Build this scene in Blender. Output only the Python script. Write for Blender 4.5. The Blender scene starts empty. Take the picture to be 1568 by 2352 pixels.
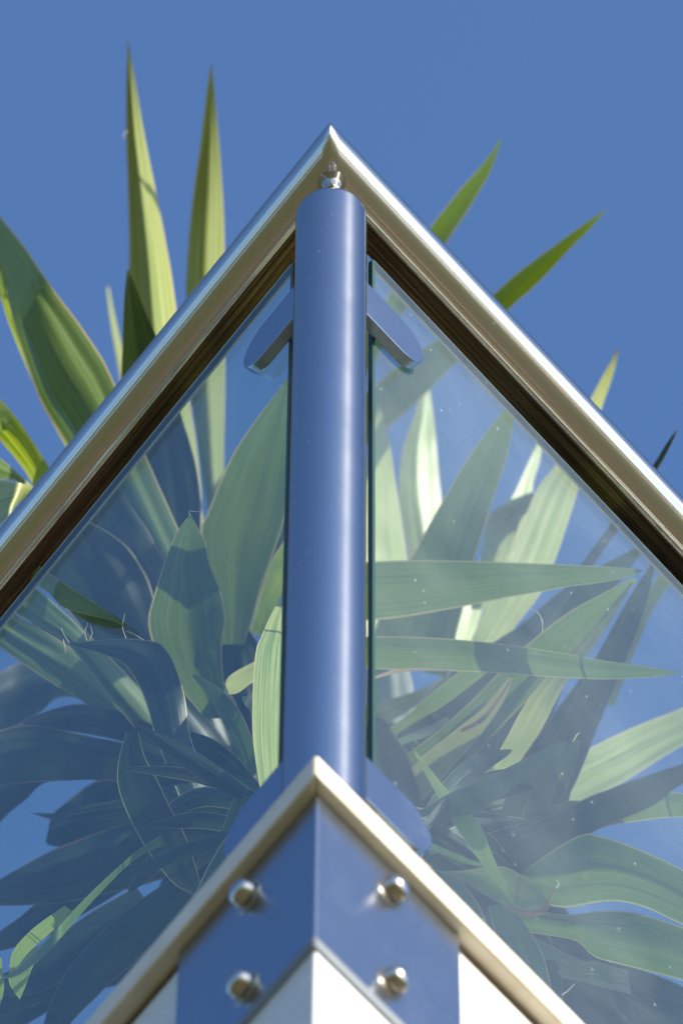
import bpy, bmesh, math, random
from mathutils import Vector, Matrix, noise
random.seed(7)
sc = bpy.context.scene
col = sc.collection

# ------------------------------------------------------------------ camera
FPX, PITCH, ROLL = 13979.38, 1.07097666, 0.00867285     # focal length in pixels of a 1568 x 2352 frame
CAM = Vector((0, 0, 1.6))
cf = Vector((0, math.cos(PITCH), math.sin(PITCH)))
r0 = Vector((1, 0, 0)); u0 = r0.cross(cf)
cr = math.cos(ROLL) * r0 + math.sin(ROLL) * u0
cu = -math.sin(ROLL) * r0 + math.cos(ROLL) * u0
cd = bpy.data.cameras.new('camera')
cam = bpy.data.objects.new('camera', cd); col.objects.link(cam)
cd.sensor_fit = 'VERTICAL'; cd.sensor_height = 36; cd.sensor_width = 24
cd.lens = FPX / 2352 * 36
cam.matrix_world = Matrix.Translation(CAM) @ Matrix((cr, cu, -cf)).transposed().to_4x4()
cd.clip_start = 0.1; cd.clip_end = 5000
cd.dof.use_dof = True; cd.dof.focus_distance = 4.05; cd.dof.aperture_fstop = cd.lens / 1000 / 0.018
cd.dof.aperture_blades = 7
sc.camera = cam

# ------------------------------------------------------------------ sky, sun, exposure
SUN_EL, SUN_AZ = math.radians(27), math.radians(135)
world = bpy.data.worlds.new('World'); sc.world = world; world.use_nodes = True
wn = world.node_tree.nodes; wn.clear()
sky = wn.new('ShaderNodeTexSky'); sky.sky_type = 'NISHITA'; sky.sun_disc = False
sky.sun_elevation = SUN_EL; sky.sun_rotation = SUN_AZ
sky.air_density = 1.0; sky.dust_density = 1.4; sky.ozone_density = 7.0
bg = wn.new('ShaderNodeBackground'); bg.inputs['Strength'].default_value = 0.15
wo = wn.new('ShaderNodeOutputWorld')
world.node_tree.links.new(sky.outputs[0], bg.inputs[0]); world.node_tree.links.new(bg.outputs[0], wo.inputs[0])
sd = bpy.data.lights.new('sun', 'SUN'); sd.energy = 5.0; sd.angle = math.radians(0.5); sd.color = (1, 0.93, 0.82)
sun = bpy.data.objects.new('sun', sd); col.objects.link(sun)
sdir = Vector((math.cos(SUN_EL) * math.sin(SUN_AZ), math.cos(SUN_EL) * math.cos(SUN_AZ), math.sin(SUN_EL)))
sun.rotation_euler = sdir.to_track_quat('Z', 'Y').to_euler(); sun.location = (4, -4, 9)
sc.view_settings.view_transform = 'Standard'; sc.view_settings.look = 'None'
sc.view_settings.exposure = 0.82; sc.view_settings.gamma = 1; sc.view_settings.use_curve_mapping = False
sc.cycles.max_bounces = 12; sc.cycles.transparent_max_bounces = 24; sc.cycles.transmission_bounces = 8
sc.cycles.use_denoising = True; sc.cycles.sample_clamp_indirect = 8

# ------------------------------------------------------------------ the corner's own frame
Z = Vector((0, 0, 1))
UL = Vector((-0.58721617, 0.80943015, 0)); UR = Vector((0.65467679, 0.75590892, 0))
NL = Vector((-0.80943015, -0.58721617, 0)); NR = Vector((0.75590892, -0.65467679, 0))
PX, PY = -0.00869482, 1.80695844
ZT = 3.72406 + 1.6                    # height of the post's top
P0 = Vector((PX, PY, ZT))
EOUT = -(UL + UR).normalized(); SINB = 0.62152286
SIDES = ((UL, NL, -1), (UR, NR, 1))

def ray(x, y):
    return ((x - 784) * cr - (y - 1176) * cu + FPX * cf).normalized()
def at(x, y, Y):                      # the point seen at x, y that lies Y metres ahead of the camera over the ground
    d = ray(x, y); return CAM + d * (Y / d.y)
def glass_Y(x, y):
    d = ray(x, y); best = 0
    for u, n, s in SIDES:
        q = (P0 - CAM).dot(n) / d.dot(n)
        pt = CAM + d * q
        if (pt - P0).dot(u) > -0.02: best = max(best, pt.y)
    return max(best, 1.80)

# ------------------------------------------------------------------ node helpers
def mat(name):
    m = bpy.data.materials.new(name); m.use_nodes = True; nt = m.node_tree
    b = nt.nodes['Principled BSDF']
    return m, nt, b
def N(nt, t, **kw):
    n = nt.nodes.new('ShaderNode' + t)
    for k, v in kw.items():
        if k in n.inputs: n.inputs[k].default_value = v
        else: setattr(n, k, v)
    return n
def L(nt, a, b): nt.links.new(a, b)
def ramp(nt, fac, stops):
    r = nt.nodes.new('ShaderNodeValToRGB'); e = r.color_ramp.elements
    while len(e) < len(stops): e.new(0.5)
    for i, (p, c) in enumerate(stops):
        e[i].position = p; e[i].color = c if len(c) == 4 else (*c, 1)
    L(nt, fac, r.inputs[0]); return r
def mapped(nt, scale, coord='Object'):
    tc = N(nt, 'TexCoord'); mp = N(nt, 'Mapping'); mp.inputs['Scale'].default_value = scale
    L(nt, tc.outputs[coord], mp.inputs[0]); return mp.outputs[0]

def steel(name, rough=0.06, tint=(0.66, 0.65, 0.62), aniso=0.0, dirt=0.3, scale=(60, 60, 6)):
    m, nt, b = mat(name)
    b.inputs['Metallic'].default_value = 1
    v = mapped(nt, scale)
    n1 = N(nt, 'TexNoise', Scale=6.0, Detail=6.0, Roughness=0.6); L(nt, v, n1.inputs['Vector'])
    tc = N(nt, 'TexCoord')
    n2 = N(nt, 'TexNoise', Scale=22.0, Detail=8.0, Roughness=0.7); L(nt, tc.outputs['Object'], n2.inputs['Vector'])
    mr = N(nt, 'MapRange'); L(nt, n2.outputs[0], mr.inputs[0])
    mr.inputs[1].default_value = 0.5; mr.inputs[2].default_value = 0.75
    mr.inputs[3].default_value = rough; mr.inputs[4].default_value = rough + dirt * 0.35
    L(nt, mr.outputs[0], b.inputs['Roughness'])
    c = ramp(nt, n1.outputs[0], [(0.3, tuple(k * 0.93 for k in tint)), (0.7, tint)])
    L(nt, c.outputs[0], b.inputs['Base Color'])
    # fine water spots and fingerprints
    vo = N(nt, 'TexVoronoi', Scale=260.0); L(nt, tc.outputs['Object'], vo.inputs['Vector'])
    bp = N(nt, 'Bump', Strength=0.02, Distance=0.0005); L(nt, n1.outputs[0], bp.inputs['Height']); L(nt, bp.outputs[0], b.inputs['Normal'])
    if aniso:
        b.inputs['Anisotropic'].default_value = aniso
        t = N(nt, 'Tangent', direction_type='RADIAL', axis='Z'); L(nt, t.outputs[0], b.inputs['Tangent'])
    return m

def tube_steel(name, tint, rough, brushed_mix, brushed_rough, aniso, bump=0.05, lines=0.0):
    """mirror polish with a second, coarser lobe left by the polishing belt that ran round the tube"""
    m, nt, b = mat(name); nt.nodes.remove(b)
    out = nt.nodes['Material Output']
    tg = N(nt, 'Tangent', direction_type='RADIAL', axis='Z')
    tc = N(nt, 'TexCoord')
    n2 = N(nt, 'TexNoise', Scale=14.0, Detail=8.0, Roughness=0.75); L(nt, tc.outputs['Object'], n2.inputs['Vector'])
    v = mapped(nt, (8, 8, 900)); n3 = N(nt, 'TexNoise', Scale=1.0, Detail=4.0); L(nt, v, n3.inputs['Vector'])
    bp = N(nt, 'Bump', Strength=bump, Distance=0.0002); L(nt, n3.outputs[0], bp.inputs['Height'])
    g1 = N(nt, 'BsdfAnisotropic', Roughness=rough); g1.inputs['Color'].default_value = (*tint, 1)
    if lines:
        lv = mapped(nt, (420, 420, 0.25)); ln = N(nt, 'TexNoise', Scale=1.0, Detail=3.0, Roughness=0.6); L(nt, lv, ln.inputs['Vector'])
        lb = N(nt, 'Bump', Strength=lines, Distance=0.0004); L(nt, ln.outputs[0], lb.inputs['Height']); L(nt, lb.outputs[0], g1.inputs['Normal'])
    g2 = N(nt, 'BsdfAnisotropic', Roughness=brushed_rough, Anisotropy=aniso); g2.inputs['Color'].default_value = (*[k * 0.95 for k in tint], 1)
    L(nt, tg.outputs[0], g2.inputs['Tangent']); L(nt, bp.outputs[0], g2.inputs['Normal'])
    mr = N(nt, 'MapRange'); L(nt, n2.outputs[0], mr.inputs[0])
    mr.inputs[1].default_value = 0.35; mr.inputs[2].default_value = 0.75
    mr.inputs[3].default_value = brushed_mix * 0.75; mr.inputs[4].default_value = min(1, brushed_mix * 1.25)
    mx = N(nt, 'MixShader'); L(nt, mr.outputs[0], mx.inputs[0]); L(nt, g1.outputs[0], mx.inputs[1]); L(nt, g2.outputs[0], mx.inputs[2])
    # specks of dried water
    vo = N(nt, 'TexVoronoi', Scale=170.0); L(nt, tc.outputs['Object'], vo.inputs['Vector'])
    n4 = N(nt, 'TexNoise', Scale=60.0); L(nt, tc.outputs['Object'], n4.inputs['Vector'])
    r = ramp(nt, vo.outputs['Distance'], [(0.0, (1, 1, 1)), (0.16, (0, 0, 0))])
    r2 = ramp(nt, n4.outputs[0], [(0.56, (0, 0, 0)), (0.64, (1, 1, 1))])
    mu = N(nt, 'Math', operation='MULTIPLY'); L(nt, r.outputs[0], mu.inputs[0]); L(nt, r2.outputs[0], mu.inputs[1])
    mu2 = N(nt, 'Math', operation='MULTIPLY'); L(nt, mu.outputs[0], mu2.inputs[0]); mu2.inputs[1].default_value = 0.35
    df = N(nt, 'BsdfDiffuse'); df.inputs[0].default_value = (0.7, 0.7, 0.68, 1)
    m2 = N(nt, 'MixShader'); L(nt, mu2.outputs[0], m2.inputs[0]); L(nt, mx.outputs[0], m2.inputs[1]); L(nt, df.outputs[0], m2.inputs[2])
    L(nt, m2.outputs[0], out.inputs[0])
    return m

RAIL_STEEL = tube_steel('polished_rail_steel', (0.64, 0.60, 0.53), 0.03, 0.15, 0.34, 0.7, lines=1.0)
POST_STEEL = tube_steel('satin_post_steel', (0.50, 0.51, 0.53), 0.085, 0.085, 0.44, 0.4, 0.0)
PLATE_STEEL = steel('plate_steel', 0.24, (0.35, 0.39, 0.44), dirt=0.14)
NUT_STEEL = steel('weathered_nut_steel', 0.20, (0.52, 0.47, 0.40), dirt=0.3)
BOLT_STEEL = steel('bolt_steel', 0.08, (0.68, 0.66, 0.62))

def glass_material():
    m, nt, b = mat('balustrade_glass'); nt.nodes.remove(b); out = nt.nodes['Material Output']
    geo = N(nt, 'NewGeometry'); tc = N(nt, 'TexCoord')
    ior = N(nt, 'Mix'); ior.data_type = 'FLOAT'
    L(nt, geo.outputs['Backfacing'], ior.inputs[0]); ior.inputs[2].default_value = 1.35; ior.inputs[3].default_value = 1 / 1.35
    fr = N(nt, 'Fresnel'); L(nt, ior.outputs[0], fr.inputs['IOR'])
    tr = N(nt, 'BsdfTransparent'); tr.inputs[0].default_value = (0.93, 0.975, 0.955, 1)
    gl = N(nt, 'BsdfAnisotropic', Roughness=0.015); gl.inputs['Color'].default_value = (0.72, 0.80, 0.84, 1)
    mx = N(nt, 'MixShader'); L(nt, fr.outputs[0], mx.inputs[0]); L(nt, tr.outputs[0], mx.inputs[1]); L(nt, gl.outputs[0], mx.inputs[2])
    # a film of dust: smears, streaks and specks
    n1 = N(nt, 'TexNoise', Scale=5.0, Detail=8.0, Roughness=0.65, Distortion=0.6); L(nt, tc.outputs['Object'], n1.inputs['Vector'])
    film = N(nt, 'MapRange'); L(nt, n1.outputs[0], film.inputs[0])
    film.inputs[1].default_value = 0.3; film.inputs[2].default_value = 0.75; film.inputs[3].default_value = 0.022; film.inputs[4].default_value = 0.080
    sv = mapped(nt, (70, 1, 14)); n2 = N(nt, 'TexNoise', Scale=12.0, Detail=3.0); L(nt, sv, n2.inputs['Vector'])
    st = ramp(nt, n2.outputs[0], [(0.60, (0, 0, 0)), (0.80, (1, 1, 1))])
    vs = mapped(nt, (1, 0.02, 0.55))
    vo = N(nt, 'TexVoronoi', Scale=150.0); L(nt, vs, vo.inputs['Vector'])
    sp = ramp(nt, vo.outputs['Distance'], [(0.03, (1, 1, 1)), (0.12, (0, 0, 0))])
    cr_ = N(nt, 'SeparateColor'); L(nt, vo.outputs['Color'], cr_.inputs[0])
    pick = ramp(nt, cr_.outputs[0], [(0.50, (0, 0, 0)), (1.0, (1, 1, 1))])
    mu = N(nt, 'Math', operation='MULTIPLY'); L(nt, sp.outputs[0], mu.inputs[0]); L(nt, pick.outputs[0], mu.inputs[1])
    mu2 = N(nt, 'Math', operation='MULTIPLY'); L(nt, mu.outputs[0], mu2.inputs[0]); mu2.inputs[1].default_value = 0.32
    ms = N(nt, 'Math', operation='MULTIPLY'); L(nt, st.outputs[0], ms.inputs[0]); ms.inputs[1].default_value = 0.0
    a1 = N(nt, 'Math', operation='ADD'); L(nt, film.outputs[0], a1.inputs[0]); L(nt, mu2.outputs[0], a1.inputs[1])
    a2 = N(nt, 'Math', operation='ADD'); L(nt, a1.outputs[0], a2.inputs[0]); L(nt, ms.outputs[0], a2.inputs[1])
    # the film lies on the outer face only
    inv = N(nt, 'Math', operation='SUBTRACT'); inv.inputs[0].default_value = 1; L(nt, geo.outputs['Backfacing'], inv.inputs[1])
    a3 = N(nt, 'Math', operation='MULTIPLY'); L(nt, a2.outputs[0], a3.inputs[0]); L(nt, inv.outputs[0], a3.inputs[1])
    df = N(nt, 'BsdfDiffuse'); df.inputs[0].default_value = (0.66, 0.76, 0.72, 1)
    m2 = N(nt, 'MixShader'); L(nt, a3.outputs[0], m2.inputs[0]); L(nt, mx.outputs[0], m2.inputs[1]); L(nt, df.outputs[0], m2.inputs[2])
    L(nt, m2.outputs[0], out.inputs[0]); return m
GLASS = glass_material()
def edge_material():
    m, nt, b = mat('glass_ground_edge')
    b.inputs['Base Color'].default_value = (0.01, 0.03, 0.022, 1); b.inputs['Roughness'].default_value = 0.12
    b.inputs['IOR'].default_value = 1.3
    return m
GLASS_EDGE = edge_material()
def bevel_material():
    m, nt, b = mat('glass_chamfer')
    b.inputs['Base Color'].default_value = (0.035, 0.08, 0.06, 1); b.inputs['Roughness'].default_value = 0.3
    return m
GLASS_CHAMFER = bevel_material()
m_, nt_, b_ = mat('glass_top_sunlit'); GLASS_TOP = m_
b_.inputs['Base Color'].default_value = (0.62, 0.70, 0.68, 1); b_.inputs['Roughness'].default_value = 0.4  # pale colour stands in for sun caught along the top edge
def rubber():
    m, nt, b = mat('black_rubber'); b.inputs['Base Color'].default_value = (0.012, 0.012, 0.012, 1); b.inputs['Roughness'].default_value = 0.6; return m
RUBBER = rubber()

def painted(name, c1, c2, rough, bump=0.15, scale=30):
    m, nt, b = mat(name); tc = N(nt, 'TexCoord')
    n = N(nt, 'TexNoise', Scale=scale, Detail=8.0, Roughness=0.65); L(nt, tc.outputs['Object'], n.inputs['Vector'])
    r = ramp(nt, n.outputs[0], [(0.3, c1), (0.7, c2)]); L(nt, r.outputs[0], b.inputs['Base Color'])
    b.inputs['Roughness'].default_value = rough
    bp = N(nt, 'Bump', Strength=bump, Distance=0.002); L(nt, n.outputs[0], bp.inputs['Height']); L(nt, bp.outputs[0], b.inputs['Normal'])
    return m
PLASTER = painted('white_plaster', (0.60, 0.59, 0.57), (0.68, 0.67, 0.64), 0.8, 0.3, 60)
COPING = painted('cream_coping_paint', (0.62, 0.53, 0.38), (0.78, 0.70, 0.54), 0.38, 0.1, 25)
SEALANT = painted('brown_sealant', (0.10, 0.07, 0.04), (0.16, 0.11, 0.06), 0.7)
TERRACE = painted('terrace_tile', (0.02, 0.012, 0.008), (0.08, 0.045, 0.025), 0.6, 0.2, 8)
BARK = painted('yucca_bark', (0.10, 0.075, 0.05), (0.22, 0.17, 0.12), 0.9, 1.0, 40)
LAWN = painted('lawn', (0.05, 0.06, 0.012), (0.10, 0.09, 0.03), 0.9, 0.3, 1.2)
PAVING = painted('sandy_paving', (0.05, 0.042, 0.020), (0.15, 0.12, 0.065), 0.85, 0.2, 9)

# ------------------------------------------------------------------ mesh helpers
def mesh_obj(name, bm, m, parent=None, smooth=False, loc=None):
    me = bpy.data.meshes.new(name); bmesh.ops.recalc_face_normals(bm, faces=bm.faces); bm.to_mesh(me); bm.free()
    for mm in (m if isinstance(m, (list, tuple)) else [m]): me.materials.append(mm)
    if smooth:
        for p in me.polygons: p.use_smooth = True
    o = bpy.data.objects.new(name, me); col.objects.link(o)
    if parent is not None:
        o.parent = parent
        w = Matrix.Identity(4); q = parent
        while q is not None: w = q.matrix_basis @ w; q = q.parent
        o.matrix_parent_inverse = w.inverted()
    return o
def empty(name, loc):
    o = bpy.data.objects.new(name, None); o.location = loc; o.empty_display_size = 0.1; col.objects.link(o); return o
def tag(o, label=None, cat=None, group=None, kind=None):
    for k, v in (('label', label), ('category', cat), ('group', group), ('kind', kind)):
        if v: o[k] = v
    return o
def frame_pt(u, n, a, o, z):          # along the side, outward of the glass plane, height under the post's top
    return P0 + u * a + n * o + Z * z
def slab(bm, corners, n, t):          # extrude a polygon by t along n
    f = [bm.verts.new(c) for c in corners]; g = [bm.verts.new(Vector(c) + n * t) for c in corners]
    k = len(f)
    bm.faces.new(f); bm.faces.new(g[::-1])
    for i in range(k): bm.faces.new((f[i], f[(i + 1) % k], g[(i + 1) % k], g[i]))
def bevel(bm, w, seg=2, ang=0.5):
    bmesh.ops.recalc_face_normals(bm, faces=bm.faces)
    ed = [e for e in bm.edges if len(e.link_faces) == 2 and e.calc_face_angle(0) > ang]
    bmesh.ops.bevel(bm, geom=ed, offset=w, segments=seg, profile=0.5, affect='EDGES', clamp_overlap=True)
def lathe(name, prof, m, base, parent, axis=Z, seg=64):
    bm = bmesh.new(); q = axis.to_track_quat('Z', 'Y'); rings = []
    for r, h in prof:
        rings.append([bm.verts.new((r * math.cos(2 * math.pi * i / seg), r * math.sin(2 * math.pi * i / seg), h)) for i in range(seg)])
    for a, b in zip(rings, rings[1:]):
        for i in range(seg): bm.faces.new((a[i], a[(i + 1) % seg], b[(i + 1) % seg], b[i]))
    bm.faces.new(rings[0][::-1]); bm.faces.new(rings[-1])
    o = mesh_obj(name, bm, m, None, smooth=True)
    for p in o.data.polygons:
        if len(p.vertices) > 8: p.use_smooth = False
    mw = Matrix.Translation(base) @ q.to_matrix().to_4x4()
    o.matrix_basis = mw
    if parent is not None:
        o.parent = parent; w = Matrix.Identity(4); p = parent
        while p is not None: w = p.matrix_basis @ w; p = p.parent
        o.matrix_parent_inverse = w.inverted()
    return o

# ------------------------------------------------------------------ the setting
def sheet(name, x0, x1, y0, y1, z, m):
    bm = bmesh.new(); slab(bm, [(x0, y0, z), (x1, y0, z), (x1, y1, z), (x0, y1, z)], Z, -0.05)
    return tag(mesh_obj(name, bm, m), kind='structure')
sheet('ground', -600, 600, -600, 600, 0.0, LAWN)
sheet('pavement', -5, 6, -0.3, 9, 0.012, PAVING)

ZC_TOP, ZC_BOT = -0.865, -0.887       # coping, relative to the post's top
PL_BOT = -1.031
W_OFF, PL_OFF, C_OFF, C_IN = 0.047, 0.052, 0.0595, -0.10
def corner(o): return P0 + EOUT * (o / SINB)
FAR = 3.4
# wall: a wedge of building under the terrace
bm = bmesh.new()
k = corner(W_OFF)
def foot(o, inn): return [corner(o), corner(o) + UR * FAR, corner(inn) + UR * FAR, corner(inn), corner(inn) + UL * FAR, corner(o) + UL * FAR]
zb = ZC_BOT
poly = [corner(W_OFF), corner(W_OFF) + UR * FAR, corner(W_OFF) + UR * FAR + UL * FAR, corner(W_OFF) + UL * FAR]
slab(bm, [(p.x, p.y, 0) for p in poly], Z, ZT + zb - 0.002 - 0.30)
bevel(bm, 0.004, 2)
tag(mesh_obj('wall', bm, PLASTER), kind='structure')
# upstand that carries the coping: two runs mitred at the corner
def run(name, o_out, o_in, z0, z1, side, m, parent=None, a0=0.0, a1=FAR, bev=0.0, noise_=0.0):
    u, n, s = SIDES[side]
    A, B = corner(o_out), corner(o_in)
    bm = bmesh.new()
    pts = [A + u * a0, A + u * a1, B + u * a1, B + u * a0]
    slab(bm, [(p.x, p.y, ZT + z0) for p in pts], Z, z1 - z0)
    if bev: bevel(bm, bev, 2)
    return mesh_obj(name, bm, m, parent)
par = empty('parapet', (PX, PY, ZT + zb - 0.30))
tag(par, 'white plastered parapet under the glass railing with cream coping strip on top', 'parapet')
for s in (0, 1):
    run('upstand', W_OFF, -0.12, zb - 0.302, zb - 0.004, s, PLASTER, par, 0.0, FAR, 0.0015)
    run('sealant_joint', W_OFF + 0.0012, -0.11, zb - 0.0045, zb + 0.0006, s, SEALANT, par)
    a_first = 0.30 if s == 0 else 0.335
    c = run('coping', C_OFF, -0.125, zb, ZC_TOP, s, COPING, par, 0.0, a_first - 0.001, 0.0022)
    run('coping', C_OFF, -0.125, zb, ZC_TOP, s, COPING, par, a_first + 0.001, FAR, 0.0022)
# terrace floor
bm = bmesh.new(); poly = [corner(-0.12), corner(-0.12) + UR * 3.2, corner(-0.12) + UR * 3.2 + UL * 3.2, corner(-0.12) + UL * 3.2]
slab(bm, [(p.x, p.y, ZT + zb - 0.298) for p in poly], Z, 0.04); tag(mesh_obj('floor', bm, TERRACE), kind='structure')

# ------------------------------------------------------------------ corner bracket
br = empty('corner_bracket', corner(PL_OFF) + Z * PL_BOT)
tag(br, 'blue-reflecting steel angle plate round the white wall corner, held by four domed nuts', 'bracket')
ends = (0.0635, 0.0550)
bm = bmesh.new()
A, B = corner(PL_OFF), corner(W_OFF + 0.0003)
eL = A + UL * (0.0625 + 0.0658); eR = A + UR * (0.055 + 0.0658)
eLi = B + UL * ((eL - B).dot(UL)); eRi = B + UR * ((eR - B).dot(UR))
pts = [A, eR, eRi, B, eLi, eL]
slab(bm, [(p.x, p.y, ZT + PL_BOT) for p in pts], Z, (zb - 0.0008) - PL_BOT)
bmesh.ops.recalc_face_normals(bm, faces=bm.faces)
ve = [e for e in bm.edges if all((Vector((v.co.x, v.co.y, 0)) - Vector((A.x, A.y, 0))).length < 1e-5 for v in e.verts)]
bmesh.ops.bevel(bm, geom=ve, offset=0.0022, segments=4, profile=0.5, affect='EDGES')
mesh_obj('angle_plate', bm, PLATE_STEEL, br)
def cap_nut(u, n, a, z):
    base = frame_pt(u, n, a, PL_OFF, z)
    # washer, hexagon, dome
    o = lathe('cap_nut', [(0.0086, 0.0008), (0.0086, 0.0044), (0.0080, 0.0050), (0.0079, 0.0062), (0.0070, 0.0084), (0.0052, 0.0100), (0.0028, 0.0109), (0.0004, 0.0112)], NUT_STEEL, base, br, n, 32)
    bm = bmesh.new()
    ang = random.random(); q = n.to_track_quat('Z', 'Y')
    ring = [base + q @ Vector((0.0104 * math.cos(ang + i * math.pi / 3), 0.0104 * math.sin(ang + i * math.pi / 3), 0.0009)) for i in range(6)]
    slab(bm, ring, n, 0.0042); bevel(bm, 0.0008, 2); mesh_obj('hexagon', bm, NUT_STEEL, o)
    lathe('washer', [(0.0114, -0.0002), (0.0114, 0.0006), (0.0110, 0.0009)], NUT_STEEL, base, None, n, 40)
    w = bpy.data.objects[-1] if False else col.objects[-1]
    w.parent = o; w.matrix_parent_inverse = (br.matrix_basis @ (br.matrix_basis.inverted() @ o.matrix_basis)).inverted()
for u, n, s in SIDES:
    for z in (-0.9155, -1.0060): cap_nut(u, n, -0.004, z)

# ------------------------------------------------------------------ corner post
post = empty('corner_post', (PX, PY, ZT + ZC_TOP))
tag(post, 'round satin steel post at the glass corner, standing on the coping under the handrail', 'post')
lathe('tube', [(0.0232, ZC_TOP + 0.0), (0.02415, ZC_TOP + 0.001), (0.02415, ZC_TOP + 0.003), (0.02415, -0.003), (0.02415, -0.0009), (0.0236, -0.0002), (0.0228, 0.0)], POST_STEEL, P0, post, Z, 128)
lathe('end_cap', [(0.0225, 0.0), (0.0222, 0.0012), (0.016, 0.0018), (0.011, 0.002)], POST_STEEL, P0, post, Z, 64)
lathe('base_flange', [(0.040, 0.0), (0.040, 0.005), (0.0385, 0.0065), (0.0245, 0.0072)], POST_STEEL, P0 + Z * (ZC_TOP + 0.0002), post, Z, 64)
ZR = 0.0765           # rail axis above the post's top
RR = 0.0222
lathe('spigot', [(0.0075, 0.0015), (0.0070, 0.0120), (0.0088, 0.0155), (0.0106, 0.0190), (0.0112, 0.0230), (0.0106, 0.0268), (0.0088, 0.0300), (0.0070, 0.0320), (0.0066, 0.0400), (0.0072, 0.0480), (0.0100, 0.0565)], RAIL_STEEL, P0, post, Z, 64)

# clamps that hold the glass; each is part of the post
def clamp_plate(name, u, n, a0, zc, hh, o0, th, m, parent, aend=0.0815, bev=0.0009):
    r = hh / 2; ac = aend - r; pts = []
    pts.append((a0, zc - r)); 
    for i in range(25):
        t = -math.pi / 2 + math.pi * i / 24
        pts.append((ac + r * math.cos(t), zc + r * math.sin(t)))
    pts.append((a0, zc + r))
    bm = bmesh.new(); slab(bm, [frame_pt(u, n, a, o0, z) for a, z in pts], n, th)
    if bev: bevel(bm, bev, 2, 0.7)
    return mesh_obj(name, bm, m, parent)
for u, n, s in SIDES:
    for zc in (-0.1010, -0.7175):
        jaw = clamp_plate('glass_clamp', u, n, 0.015, zc, 0.047, 0.0042, 0.0085, PLATE_STEEL, post)
        clamp_plate('inner_jaw', u, n, 0.015, zc, 0.046, -0.0122, 0.0080, BOLT_STEEL, jaw)
        clamp_plate('gasket', u, n, 0.038, zc, 0.0455, 0.0031, 0.0010, RUBBER, jaw, 0.0812, 0)
        clamp_plate('gasket', u, n, 0.038, zc, 0.0455, -0.0041, 0.0010, RUBBER, jaw, 0.0812, 0)
        lathe('screw', [(0.0042, -0.0041), (0.0042, 0.0041)], BOLT_STEEL, frame_pt(u, n, 0.040, 0, zc), jaw, n, 24)

# ------------------------------------------------------------------ handrail
hr = empty('handrail', P0 + Z * ZR)
tag(hr, 'polished round steel handrail, two tubes mitred to a point above the post', 'handrail')
C0 = P0 + Z * ZR; M = (UL - UR).normalized()
for u, n, s in SIDES:
    seg = 96; LEN = 3.3
    q = u.to_track_quat('Z', 'Y').to_matrix().to_4x4(); mw = Matrix.Translation(C0) @ q; inv = mw.inverted()
    bm = bmesh.new(); rings = []
    stations = [0.0, 0.0012, 0.01] + [0.05 + 0.25 * i for i in range(14)]
    for j, a in enumerate(stations):
        ring = []
        for i in range(seg):
            t = 2 * math.pi * i / seg; rr = RR - (0.0005 if j == 0 else 0)
            w = n * (rr * math.cos(t)) + Z * (rr * math.sin(t))
            k_ = -(w.dot(M)) / (u.dot(M))
            base = w + u * (k_ + a) if a < 0.04 else w + u * a
            ring.append(bm.verts.new(inv @ (C0 + base)))
        rings.append(ring)
    for a, b in zip(rings, rings[1:]):
        for i in range(seg): bm.faces.new((a[i], a[(i + 1) % seg], b[(i + 1) % seg], b[i]))
    bm.faces.new(rings[-1])
    o = mesh_obj('tube', bm, RAIL_STEEL, None, smooth=True)
    o.matrix_basis = mw; o.parent = hr; o.matrix_parent_inverse = hr.matrix_basis.inverted()

def streaked(name, n):
    m, nt, b = mat(name); b.inputs['Metallic'].default_value = 0.9; b.inputs['Roughness'].default_value = 0.16
    tc = N(nt, 'TexCoord'); dt = N(nt, 'VectorMath', operation='DOT_PRODUCT'); L(nt, tc.outputs['Object'], dt.inputs[0]); dt.inputs[1].default_value = tuple(n * 620 + Z * 500)
    du = N(nt, 'VectorMath', operation='DOT_PRODUCT'); L(nt, tc.outputs['Object'], du.inputs[0]); du.inputs[1].default_value = tuple(Z.cross(n) * 2.2)
    cb = N(nt, 'CombineXYZ'); L(nt, dt.outputs['Value'], cb.inputs[0]); L(nt, du.outputs['Value'], cb.inputs[1])
    no = N(nt, 'TexNoise', Scale=1.0, Detail=4.0, Roughness=0.6); L(nt, cb.outputs[0], no.inputs['Vector'])
    c = ramp(nt, no.outputs[0], [(0.32, (0.035, 0.022, 0.014)), (0.52, (0.13, 0.085, 0.055)), (0.62, (0.30, 0.20, 0.12)), (0.72, (0.10, 0.06, 0.035))]); L(nt, c.outputs[0], b.inputs['Base Color'])  # streaks of reflected brown and gold painted into the base colour
    bp = N(nt, 'Bump', Strength=0.4, Distance=0.0004); L(nt, no.outputs[0], bp.inputs['Height']); L(nt, bp.outputs[0], b.inputs['Normal'])
    return m
for s_ in (0, 1):
    BROWN_STREAKS = streaked('brown_reflection_streaks', SIDES[s_][1])
    run('dark_strip', 0.0, -0.0158, ZR - 0.0237, ZR - 0.0120, s_, BROWN_STREAKS, hr, 0.0, 3.2, 0.0008)  # strip added to cover the tube's sky reflection with a dark band

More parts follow.
